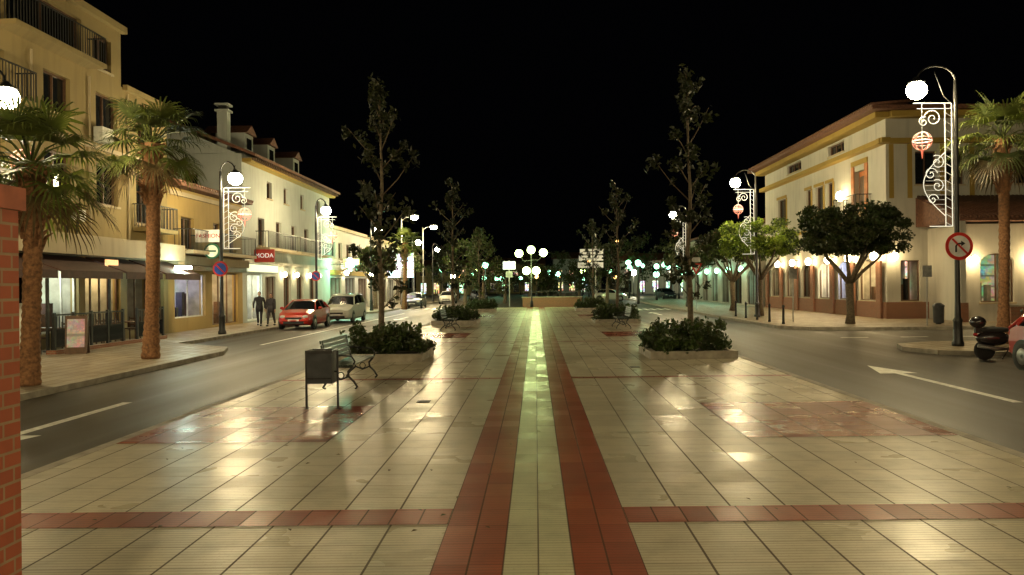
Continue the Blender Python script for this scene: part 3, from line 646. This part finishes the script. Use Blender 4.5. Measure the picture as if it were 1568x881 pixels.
def round_tree(x,y,zt,zb,rad,seed,mats,n=9000,sz=.085):
    random.seed(seed); a=Asm('ficus_tree',(x,y,0)); T=a('trunk',True)
    T.tube([(0,0,0),(.03,0,.5),(-.02,.02,zb-1.2)],[.24,.17,.19],bark,10); z0=zb-1.25; bl=[]
    for i in range(9):
        an=i*2*pi/9+random.uniform(-.2,.2); r=rad*random.uniform(.35,.75)
        e=(r*math.cos(an),r*math.sin(an),zb+.5); T.tube([(0,0,z0),(e[0]*.35,e[1]*.35,z0+.6),(e[0]*.8,e[1]*.8,zb),e],[.11,.08,.055,.02],bark,7)
    cz=zb+(zt-zb)*.38
    m_=130
    for i in range(m_):
        an=random.uniform(0,2*pi); r=rad*math.sqrt(random.random())*.88
        lim=math.sqrt(max(0,1-(r/rad)**3)); u=random.uniform(-1,1)
        zc=cz+((zt-cz)*.88*u*lim if u>0 else (cz-zb)*.8*u*(1-.25*r/rad))
        s_=random.uniform(.32,.5); bl.append(((r*math.cos(an),r*math.sin(an),zc),(s_,s_,s_*.65),n//m_))
    leaves(a('foliage'),bl,sz,list(mats)); a.done()
round_tree(14.4,36.5,5.75,3.05,2.65,21,(lf2,dk1,dk2,lf2),24000)
round_tree(13.1,46.5,5.9,3.3,2.4,22,(lf_lit,lf1,lf_lit),18000)
round_tree(13.6,55,5.8,3.2,2.4,23,(dk2,lf2,lf1),9000,.1); round_tree(13.4,70,5.8,3.2,2.5,24,(dk2,lf2),7000,.11)
round_tree(-13.9,69,5.4,3.1,2.0,25,(dk2,lf1),7000,.11); round_tree(-14,83.5,6,3.1,2.3,26,(dk2,lf1),6000,.12)
def palm(x,y,h,r,seed,nf=34,L=1.0):
    random.seed(seed); a=Asm('palm_tree',(x,y,0)); T=a('trunk',True); pts=[];rs=[]; n=60
    for i in range(n+1):
        t=i/n; pts.append((.10*math.sin(t*2.3),.05*t,t*h)); rs.append(r*(1.35-.35*min(1,t*5))*(1+(.07 if i%2 else -.04))*(1.0 if t<.72 else 1+(t-.72)*1.3))
    T.tube(pts,rs,palmbark,12)
    cx,cy=pts[-1][0],pts[-1][1]; F=a('fronds'); Sk=a('old_leaf_bases')
    for i in range(46):
        an=random.uniform(0,2*pi); zz=h-random.uniform(.1,1.6); q=r*1.15
        Sk.tube([(cx+q*math.cos(an)*.8,cy+q*math.sin(an)*.8,zz-.15),(cx+q*1.3*math.cos(an),cy+q*1.3*math.sin(an),zz+.12),(cx+q*1.9*math.cos(an),cy+q*1.9*math.sin(an),zz+.2)],[.05,.035,.012],palmbark,5)
    for i in range(nf):
        an=i*2.399+random.uniform(-.25,.25); u=i/nf
        el=1.35-2.15*u+random.uniform(-.12,.12); m=random.choice([pf1,pf1,pf2]) if u<.85 else pdead
        Lp=L*random.uniform(.75,1.05); d=Vector((math.cos(an)*math.cos(el),math.sin(an)*math.cos(el),math.sin(el)))
        b0=Vector((cx,cy,h-.1+.12*(1-u))); b1=b0+d*Lp*.6; b2=b0+d*Lp+Vector((0,0,-.16*Lp))
        F.tube([b0,b1,b2],[.03,.02,.014],m,5)
        dd=(b2-b1).normalized(); side=dd.cross(Vector((0,0,1)))
        if side.length<.05: side=Vector((1,0,0))
        side.normalize(); up=side.cross(dd).normalized(); nb=22
        for k in range(nb):
            ph=-1.75+3.5*k/(nb-1); bl=Lp*.95*(1-.22*abs(ph)/1.75)*random.uniform(.88,1.05)
            dr=(dd*math.cos(ph)+side*math.sin(ph)+up*.18*abs(math.sin(ph))).normalized(); wv=(side*math.cos(ph)-dd*math.sin(ph)).normalized()*.028*Lp
            p1=b2+dr*bl*.55; droop=.28*Lp*random.uniform(.6,1.6); p2=b2+dr*bl*.88+Vector((0,0,-droop*.45)); p3=b2+dr*bl+Vector((0,0,-droop))
            F.add([b2-wv*.3,b2+wv*.3,p1+wv,p1-wv,p2+wv*.6,p2-wv*.6,p3],[(0,1,2,3),(3,2,4,5),(5,4,6)],m)
    a.done()
palm(-10.4,16.3,4.5,.17,31,34,1.05); palm(-10.75,22.2,6.0,.18,32,34,1.0); palm(14.3,24.4,6.3,.15,33,34,1.05)
palm(-10.9,66,5.5,.18,35,24,1.0)
def backtrees():
    random.seed(50); a=Asm('distant_trees'); bl=[]; tb=a('trunks')
    spec=[(-30,110,8),(-24,118,9),(-19,105,8),(-11,112,8.5),(-6.5,98,8.2),(-1,125,7),(4,130,7.5),(9,112,8),(13.5,105,8.5),(20,118,9),(26,125,9),(33,118,9),(-38,125,9),(1.5,100,4.2),(-3.5,90,4.5),(5,92,4.6),(7.5,84,6.3),(-7.3,82,6.8),(-15,128,8),(40,130,8)]
    for x,y,h in spec:
        tb.tube([(x,y,-.12),(x+.2,y,h*.6)],[.22,.1],bark,7)
        for i in range(26):
            an=random.uniform(0,2*pi); r=h*.32*random.random()**.5; z=h*random.uniform(.3,.95); sh=1-abs(z/h-.6)*1.1
            s_=random.uniform(.5,.95); bl.append(((x+r*math.cos(an)*sh,y+r*math.sin(an)*sh,z),(s_,s_,s_*.8),50))
    leaves(a('foliage'),bl,.17,[dk1,lf2,dk2,lf1]); a.done()
backtrees()
e=Asm('low_plaza_wall'); e('wall').box(-1.2,4.2,73,73.3,-.12,.75,brick); e('coping').box(-1.3,4.3,72.95,73.35,.75,.83,kerbm)
for i in range(10): e('railing').box(-1.1+i*.55,-1.06+i*.55,73.1,73.15,.83,1.3,iron)
e('railing').box(-1.15,4.15,73.09,73.16,1.3,1.36,iron); e.done()
# ------------------------------------------------------------ bench & bin
def bench(x,y,rz):
    a=Asm('park_bench',(x,y,0),rz)
    for sx in (-.95,.95):
        L=a('cast_iron_leg',True)
        L.tube([(sx,-.30,.0),(sx,-.34,.04),(sx,-.28,.14),(sx,-.18,.24),(sx,-.17,.33),(sx,-.25,.42)],[.022]*6,iron,7)
        L.tube([(sx,.26,.0),(sx,.31,.03),(sx,.24,.14),(sx,.12,.24),(sx,.12,.34),(sx,.2,.43),(sx,.27,.6),(sx,.33,.92)],[.022]*8,iron,7)
        L.tube([(sx,-.18,.24),(sx,-.03,.18),(sx,.12,.24)],.018,iron,6)
        L.tube([(sx,-.26,.42),(sx,.2,.43)],.022,iron,6)
        L.tube([(sx,-.25,.42),(sx,-.30,.52),(sx,-.24,.62),(sx,-.05,.64),(sx,.27,.66)],.018,iron,6)
        L.tube([(sx,-.03+.06*math.cos(t),.26+.06*math.sin(t)) for t in [2*pi*i/12 for i in range(13)]],.01,iron,5)
    for i in range(5): a('seat').box(-1.05,1.05,-.28+i*.098,-.20+i*.098,.442,.47,greeniron)
    for i in range(5):
        z=.52+i*.085; yv=.235+.085*(z-.5)/.4
        a('backrest').ext([(-1.05,yv,z),(-1.05,yv+.028,z),(-1.05,yv+.036,z+.065),(-1.05,yv+.008,z+.065)],(2.1,0,0),greeniron)
    a.done()
bench(-3.75,16.1,pi/2); bench(-3.8,35.2,pi/2); bench(3.8,35.3,-pi/2)
b=Asm('litter_bin',(-3.42,12.7,0))
for sx in (-.25,.25): b('legs').tube([(sx,0,0),(sx,0,.93)],.018,iron,8); b('leg_feet').lathe([(.04,0),(.04,.015)],(sx,0,0),iron,10)
binm=mat('bin_metal',(.045,.05,.055),.45,.3,6)
b('body').ext([(-.2,-.14,.42),(-.2,.14,.42),(-.2,.17,.92),(-.2,-.17,.92)],(.4,0,0),binm)
for q in ((-.215,.215,-.185,-.165),(-.215,.215,.165,.185),(-.215,-.195,-.165,.165),(.195,.215,-.165,.165)): b('rim').box(*q,.90,.95,iron)
b('panel_rib').box(-.19,.19,-.165,-.15,.5,.52,iron); b('crossbar').tube([(-.25,0,.6),(-.2,0,.6)],.015,iron);b('crossbar').tube([(.2,0,.6),(.25,0,.6)],.015,iron); b.done()
# ------------------------------------------------------------ signs
sred=mat('traffic_red',(.6,.03,.02),.35); swh=mat('traffic_white',(.8,.8,.78),.35); sblu=mat('traffic_blue',(.02,.08,.4),.35); sblk=mat('traffic_black',(.02,.02,.02),.4)
def round_sign(x,y,z,r,kind,post=False):
    a=Asm('traffic_sign',(x,y,0)); yo=-.13
    if post: a('post').tube([(0,0,0),(0,0,z+r)],.03,steel,8); yo=-.06
    a('rim').lathe([(r,.0),(r,.02)],(0,yo,z),sred,28,'y'); a('back').lathe([(r*.98,.021),(r*.98,.03)],(0,yo,z),steel,28,'y')
    a('face').lathe([(r*.77,-.004),(r*.77,-.001)],(0,yo,z),swh if kind=='turn' else sblu,28,'y')
    if kind=='turn':
        a('arrow').tube([(-.1,yo-.01,z-.17*r/.4),(-.1,yo-.01,z),(-.06,yo-.01,z+.07),(.06,yo-.01,z+.08)],.028,sblk,6)
        a('arrow').ext([(.05,yo-.02,z+.16),(.05,yo-.02,z),(.17,yo-.02,z+.08)],(0,.01,0),sblk)
    s2=.72*r; a('slash').ext([(-s2*.75-.02,yo-.034,z+s2*.75-.02),(-s2*.75+.02,yo-.034,z+s2*.75+.02),(s2*.75+.02,yo-.034,z-s2*.75+.02),(s2*.75-.02,yo-.034,z-s2*.75-.02)],(0,.008,0),sred)
    a('clamp').box(-.03,.03,yo+.031,-.02,z-.05,z+.05,steel); a.done()
round_sign(12.5,23.6,2.95,.41,'turn'); round_sign(-13.2,33.5,2.75,.32,'park'); round_sign(-13.2,48,2.6,.3,'park')
a=Asm('yield_sign',(11.6,57.5,0)); a('post').tube([(0,0,0),(0,0,3.3)],.035,steel,8); a('triangle').ext([(-.45,-.06,3.35),(.45,-.06,3.35),(0,-.06,2.55)],(0,.02,0),sred); a('inner').ext([(-.28,-.066,3.25),(.28,-.066,3.25),(0,-.066,2.76)],(0,.004,0),swh); a('plate').box(-.3,.3,-.06,-.04,3.45,3.8,swh); a.done()
a=Asm('direction_sign',(5.2,68.6,0)); a('post').tube([(0,0,0),(0,0,6.3)],.06,steel,8)
for i,z in enumerate((3.35,3.95,4.5)): a('panel').box(-1.55+.1*i,.65,-.1,-.06,z,z+.46,mat('dir_white',(.75,.75,.7),.5,emit=(1,1,.9),es=.15)); a('panel_line').box(-1.3+.1*i,.3,-.106,-.102,z+.2,z+.26,sblk)
a.done()
a=Asm('traffic_signpost',(-2.3,70,0)); a('post').tube([(0,0,0),(0,0,4.1)],.05,steel,8); a('panel').box(-.55,.55,-.1,-.06,3.3,4.0,mat('lit_panel',(.7,.7,.7),.5,emit=(.8,.9,1),es=.8)); a('small_panel').box(-.3,.3,-.1,-.06,2.6,3.15,mat('panel_grey',(.3,.3,.3))); a.done()
for x,y in ((12.6,39),(16.9,34.4)):
    a=Asm('sign_post',(x,y,0)); a('post').tube([(0,0,0),(0,0,2.6)],.03,steel,8); a('plate').box(-.2,.2,-.05,-.03,2.1,2.6,steel); a.done()
b=Asm('street_bin',(18.0,35.6,0)); b('body',True).lathe([(.2,.05),(.22,.1),(.24,.75),(.26,.8),(.24,.85),(.1,.95)],(0,0,0),binm,14); b('foot').lathe([(.12,0),(.12,.05)],(0,0,0),iron,10); b.done()
for i in range(5):
    a=Asm('bollard',(11.5,37+i*2.2,0)); a('post',True).lathe([(.08,0),(.06,.1),(.05,.75),(.07,.8),(.05,.88),(.01,.9)],(0,0,0),iron,10); a.done()
# ------------------------------------------------------------ brick pillar
bp=Asm('brick_pillar'); bp('shaft').box(-2.75,-2.27,3.0,3.5,0,2.3,brickmat('pillar_brick',(.42,.10,.04),(.34,.08,.035),(.34,.25,.15),3.8)); bp('cap').box(-2.79,-2.26,2.96,3.54,2.3,2.4,mat('cap_red',(.35,.1,.05),.7,.3,8)); bp.done()
# ------------------------------------------------------------ vehicles
rub=mat('rubber',(.02,.02,.02),.8); alloy=mat('alloy',(.3,.3,.3),.4,.15,5,metal=.7); hl=mat('headlamp',(.6,.6,.55),.1,.1,3); lampred=mat('tail_red',(.4,.02,.02),.2)
def car(name,x,y,rz,paintm,van=False,lights=False):
    a=Asm(name,(x,y,-.12),rz)
    if van: S=[(0,.55,.57,.60,.5),(.08,.72,.74,.74,.6),(.4,.85,.88,.84,.7),(.95,1.0,1.04,.86,.74),(1.65,1.06,1.50,.87,.66),(2.2,1.08,1.62,.87,.66),(3.1,1.10,1.63,.87,.65),(4.0,1.08,1.58,.85,.63),(4.25,.95,1.05,.82,.66),(4.3,.55,.6,.72,.6)]
    else: S=[(0,.52,.54,.58,.48),(.07,.66,.69,.72,.58),(.35,.78,.82,.81,.68),(.95,.92,.96,.84,.70),(1.65,.96,1.36,.85,.60),(2.15,.98,1.45,.85,.61),(2.9,1.0,1.43,.84,.60),(3.5,1.0,1.30,.81,.56),(3.85,.92,1.0,.78,.60),(3.95,.5,.56,.68,.55)]
    L=S[-1][0]; rings=[]
    for (yy,zb,zr,wv,rw) in S:
        z0=.2 if .2<yy<L-.2 else .28
        h=[(wv*.86,z0),(wv*.98,z0+.1),(wv,z0+(zb-z0)*.55),(wv*.965,zb),(rw,zr-.035),(rw*.72,zr),(0.0,zr+.015)]
        rings.append([(px,yy,pz) for px,pz in h]+[(-px,yy,pz) for px,pz in h[-2::-1]])
    n=len(rings[0]); body=a('body',True); gl=a('windows')
    for i in range(len(S)-1):
        g0=S[i][2]-S[i][1]>.2; g1=S[i+1][2]-S[i+1][1]>.2
        for k2 in range(n):
            k3=(k2+1)%n; q=[rings[i][k2],rings[i][k3],rings[i+1][k3],rings[i+1][k2]]
            side=k2 in (3,n-5); top=k2 in (4,5,n-7,n-6)
            isg=(side and (g0 or g1)) or (top and (g0!=g1))
            (gl if isg else body).add(q,[(0,1,2,3)],glass if isg else paintm)
    body.add(rings[0],[tuple(range(n))],paintm); body.add(rings[-1],[tuple(range(n))[::-1]],paintm)
    P=a('pillars',True)
    for sx in (-1,1):
        def pt(i,k): 
            v=rings[i][k]; return (sx*abs(v[0])*1.005,v[1],v[2]+.005)
        P.tube([pt(3,3),pt(4,4)],.03,paintm,6); P.tube([pt(4,4),pt(5,4),pt(6,4),pt(7,4)],.025,paintm,6); P.tube([pt(7,4),pt(8,3)],.045,paintm,6)
        P.tube([pt(5,3),pt(5,4)],.03,sblk,6); P.tube([pt(7,3),pt(7,4)],.05,paintm,6)
        for yy in (.72,L-.72):
            a('wheel_arch').lathe([(.36,0),(.36,.012)],(sx*.845 if sx>0 else -.857,yy,.34),sblk,20,'x')
            x0=sx*.70; W=a('wheels',True); W.lathe([(.2,0),(.29,.0),(.31,.03*sx),(.31,.13*sx),(.29,.16*sx),(.2,.165*sx)],(x0,yy,.31),rub,20,'x')
            W.lathe([(.2,.16*sx),(.19,.172*sx),(.05,.165*sx)],(x0,yy,.31),alloy,12,'x')
        a('headlights',True).sphere((sx*.55,.12,.62 if not van else .68),(.17,.12,.09),hl,10,6)
        a('mirrors',True).sphere((sx*.96,1.3,1.02),(.11,.06,.08),paintm,8,6); a('tail_lights',True).sphere((sx*.68,L-.1,.82),(.1,.08,.16),lampred,8,6)
        a('door_handles').box(sx*.85,sx*.87,2.0,2.15,.83,.86,paintm)
    a('grille').box(-.4,.4,-.02,.05,.50,.60,sblk); a('lower_intake').box(-.5,.5,-.03,.05,.28,.4,sblk); a('number_plate').box(-.26,.26,-.045,-.03,.41,.5,swh)
    a('bumper',True).tube([(-.74,.14,.44),(-.58,.02,.44),(0,-.02,.44),(.58,.02,.44),(.74,.14,.44)],.045,paintm,8)
    if van:
        for sx in (-.6,.6): a('roof_rails').tube([(sx,1.9,1.66),(sx,3.8,1.66)],.02,steel,6)
    a.done()
cred=mat('car_paint_red',(.5,.02,.01),.3,.05,1,coat=1.0); cwhite=mat('car_paint_silver',(.5,.5,.44),.3,.05,1,coat=.8); cdark=mat('car_paint_dark',(.03,.035,.05),.3,.05,1,coat=.8)
car('red_parked_car',-11.75,38.6,0,cred); car('white_parked_car',-11.35,45.2,0,cwhite,True)
car('white_car',-9.9,88,0,cwhite); car('dark_parked_car',-11.2,72,0,cdark); car('parked_car',-7,105,.3,cdark); car('parked_car',17,100,.2,cdark); car('parked_car',11,96,1.4,cwhite)
car('red_parked_car',12.0,14.95,0.02,cred)
s_=Asm('parked_scooter',(12.2,20.5,-.12),pi*.96)
for wx in (-.62,.62):
    s_('wheels',True).lathe([(.16,-.05),(.24,-.05),(.26,-.02),(.26,.02),(.24,.05),(.16,.05)],(wx,0,.26),rub,18,'y'); s_('hubs',True).lathe([(.15,-.04),(.05,-.05),(.05,.05),(.15,.04)],(wx,0,.26),alloy,14,'y')
bodym=mat('scooter_paint',(.025,.02,.02),.25,.1,3,coat=.8)
s_('rear_body',True).sphere((.42,0,.56),(.42,.17,.2),bodym); s_('floorboard').box(-.35,.15,-.16,.16,.26,.32,bodym)
s_('leg_shield').ext([(-.38,-.2,.3),(-.52,-.2,.85),(-.56,-.2,.85),(-.44,-.2,.3)],(0,.4,0),bodym); s_('seat',True).sphere((.38,0,.78),(.42,.15,.08),rub)
s_('fork',True).tube([(-.62,0,.26),(-.52,0,.8),(-.47,0,1.02)],[.03,.04,.03],steel,8); s_('handlebar',True).tube([(-.36,-.34,1.04),(-.48,-.1,1.02),(-.48,.1,1.02),(-.36,.34,1.04)],.018,iron,6)
s_('front_fender',True).sphere((-.62,0,.42),(.25,.08,.12),bodym); s_('headlight',True).sphere((-.58,0,.92),(.09,.1,.08),hl); s_('mirrors',True).sphere((-.42,-.3,1.25),(.02,.07,.05),iron); s_('mirrors').tube([(-.42,-.28,1.04),(-.42,-.3,1.25)],.008,iron,5)
s_('mirrors',True).sphere((-.42,.3,1.25),(.02,.07,.05),iron); s_('mirrors').tube([(-.42,.28,1.04),(-.42,.3,1.25)],.008,iron,5)
s_('top_case',True).sphere((.78,0,.98),(.2,.2,.16),bodym); s_('case_bracket').box(.7,.86,-.05,.05,.7,.85,iron)
s_('exhaust',True).tube([(.1,.14,.3),(.4,.17,.3),(.85,.18,.38)],[.03,.06,.05],steel,8); s_('tail_light',True).sphere((.84,0,.66),(.05,.1,.05),lampred); s_('stand').tube([(.0,-.1,.26),(.1,-.22,.0)],.012,iron,5); s_.done()
# ------------------------------------------------------------ people
skin=mat('skin',(.45,.27,.18),.6,.1,8); coat1=mat('dark_coat',(.025,.022,.022),.85,.3,9); coat2=mat('grey_coat',(.05,.045,.045),.85,.3,9); hairm=mat('dark_hair',(.03,.018,.01),.7,.3,20)
def skinobj(name,verts,edges,rads,root,m,parent,sub=1):
    me=bpy.data.meshes.new(name); me.from_pydata(verts,edges,[]); o=bpy.data.objects.new(name,me); COL.objects.link(o); o.parent=parent
    md=o.modifiers.new('Skin','SKIN'); md.use_smooth_shade=True
    for i,r in enumerate(rads): me.skin_vertices[0].data[i].radius=(r if isinstance(r,tuple) else (r,r))
    me.skin_vertices[0].data[root].use_root=True
    sb=o.modifiers.new('Sub','SUBSURF'); sb.levels=sub; sb.render_levels=sub
    me.materials.append(m); return o
def person(x,y,rz,h,cm,name,ph=1):
    k=h/1.75; a=Asm(name,(x,y,0),rz); e=a.e
    V=[(0,0,.95),(0,0,1.15),(0,.01,1.38),(0,0,1.5),(0,-.01,1.6)]; E=[(0,1),(1,2),(2,3),(3,4)]; Rr=[(.17,.12),(.15,.11),(.19,.12),(.06,.06),(.05,.05)]
    def ch(root,pts,rs):
        p=root
        for q,r in zip(pts,rs): V.append(q); Rr.append(r); E.append((p,len(V)-1)); p=len(V)-1
    for s1,st in ((1,ph),(-1,-ph)):
        ch(0,[(s1*.1,0,.88),(s1*.1,-.13*st,.5),(s1*.1,-.2*st if st>0 else .3,.1 if st>0 else .14)],[.1,.068,.05])
        ch(2,[(s1*.2,.01,1.42),(s1*.27,.1*st,1.15),(s1*.27,.02*st-.06,.92)],[.075,.055,.042])
    V=[tuple(c*k for c in v) for v in V]
    skinobj('clothed_body',V,E,Rr,0,cm,e,2)
    for s1,st in ((1,ph),(-1,-ph)):
        fy=-.2*st if st>0 else .3
        a('shoes',True).sphere((s1*.1*k,(fy-.06)*k,.05*k if st>0 else .08*k),(.05,.13,.05),sblk,10,6)
        hx,hy,hz=s1*.27*k,(.02*st-.06)*k,.92*k
        HV=[(hx,hy,hz),(hx,hy-.01,hz-.07)]; HE=[(0,1)]; HR=[.028,.036]
        for f_ in range(4):
            b0=len(HV); oy=-.03+f_*.02; ln=(.055,.07,.065,.05)[f_]; HV+= [(hx,hy+oy,hz-.11),(hx-s1*.012,hy+oy,hz-.11-ln*.6),(hx-s1*.03,hy+oy,hz-.11-ln)]; HE+=[(1,b0),(b0,b0+1),(b0+1,b0+2)]; HR+=[.010,.009,.008]
        b0=len(HV); HV+=[(hx-s1*.01,hy-.05,hz-.07),(hx-s1*.015,hy-.065,hz-.11)]; HE+=[(1,b0),(b0,b0+1)]; HR+=[.011,.009]
        skinobj('hand',HV,HE,HR,0,skin,e,1)
    hd=a('head',True); hc=1.64*k
    hd.sphere((0,-.01,hc),(.078,.098,.118),skin,16,12); hd.sphere((0,-.112,hc-.015),(.014,.02,.024),skin,8,6); hd.sphere((0,-.1,hc-.055),(.026,.01,.008),mat('lips',(.3,.1,.08)),8,4)
    for s1 in (-1,1): hd.sphere((s1*.03,-.096,hc+.01),(.013,.01,.009),sblk,8,6); hd.sphere((s1*.08,0,hc-.01),(.012,.022,.032),skin,8,6)
    a('hair',True).sphere((0,.018,hc+.028),(.087,.098,.108),hairm,16,10)
    a('coat_hem',True).lathe([(.18*k,.74*k),(.185*k,.95*k),(.16*k,1.12*k)],(0,0,0),cm,16)
    a.done()
person(-13.95,40.2,0.2,1.72,coat1,'walking_man',1); person(-13.3,40.0,-.1,1.62,coat2,'walking_woman',-1)
# ------------------------------------------------------------ camera
cd=bpy.data.cameras.new('camera'); cd.sensor_width=36; cd.lens=28; cd.clip_end=2000; cd.shift_x=-36/1568; cd.shift_y=-4.5/1568
co=bpy.data.objects.new('camera',cd); COL.objects.link(co)
co.matrix_world=Matrix.Translation((0,0,1.95))@Matrix.Rotation(math.radians(90),4,'X')@Matrix.Rotation(math.radians(-0.6),4,'Z')
scene.camera=co
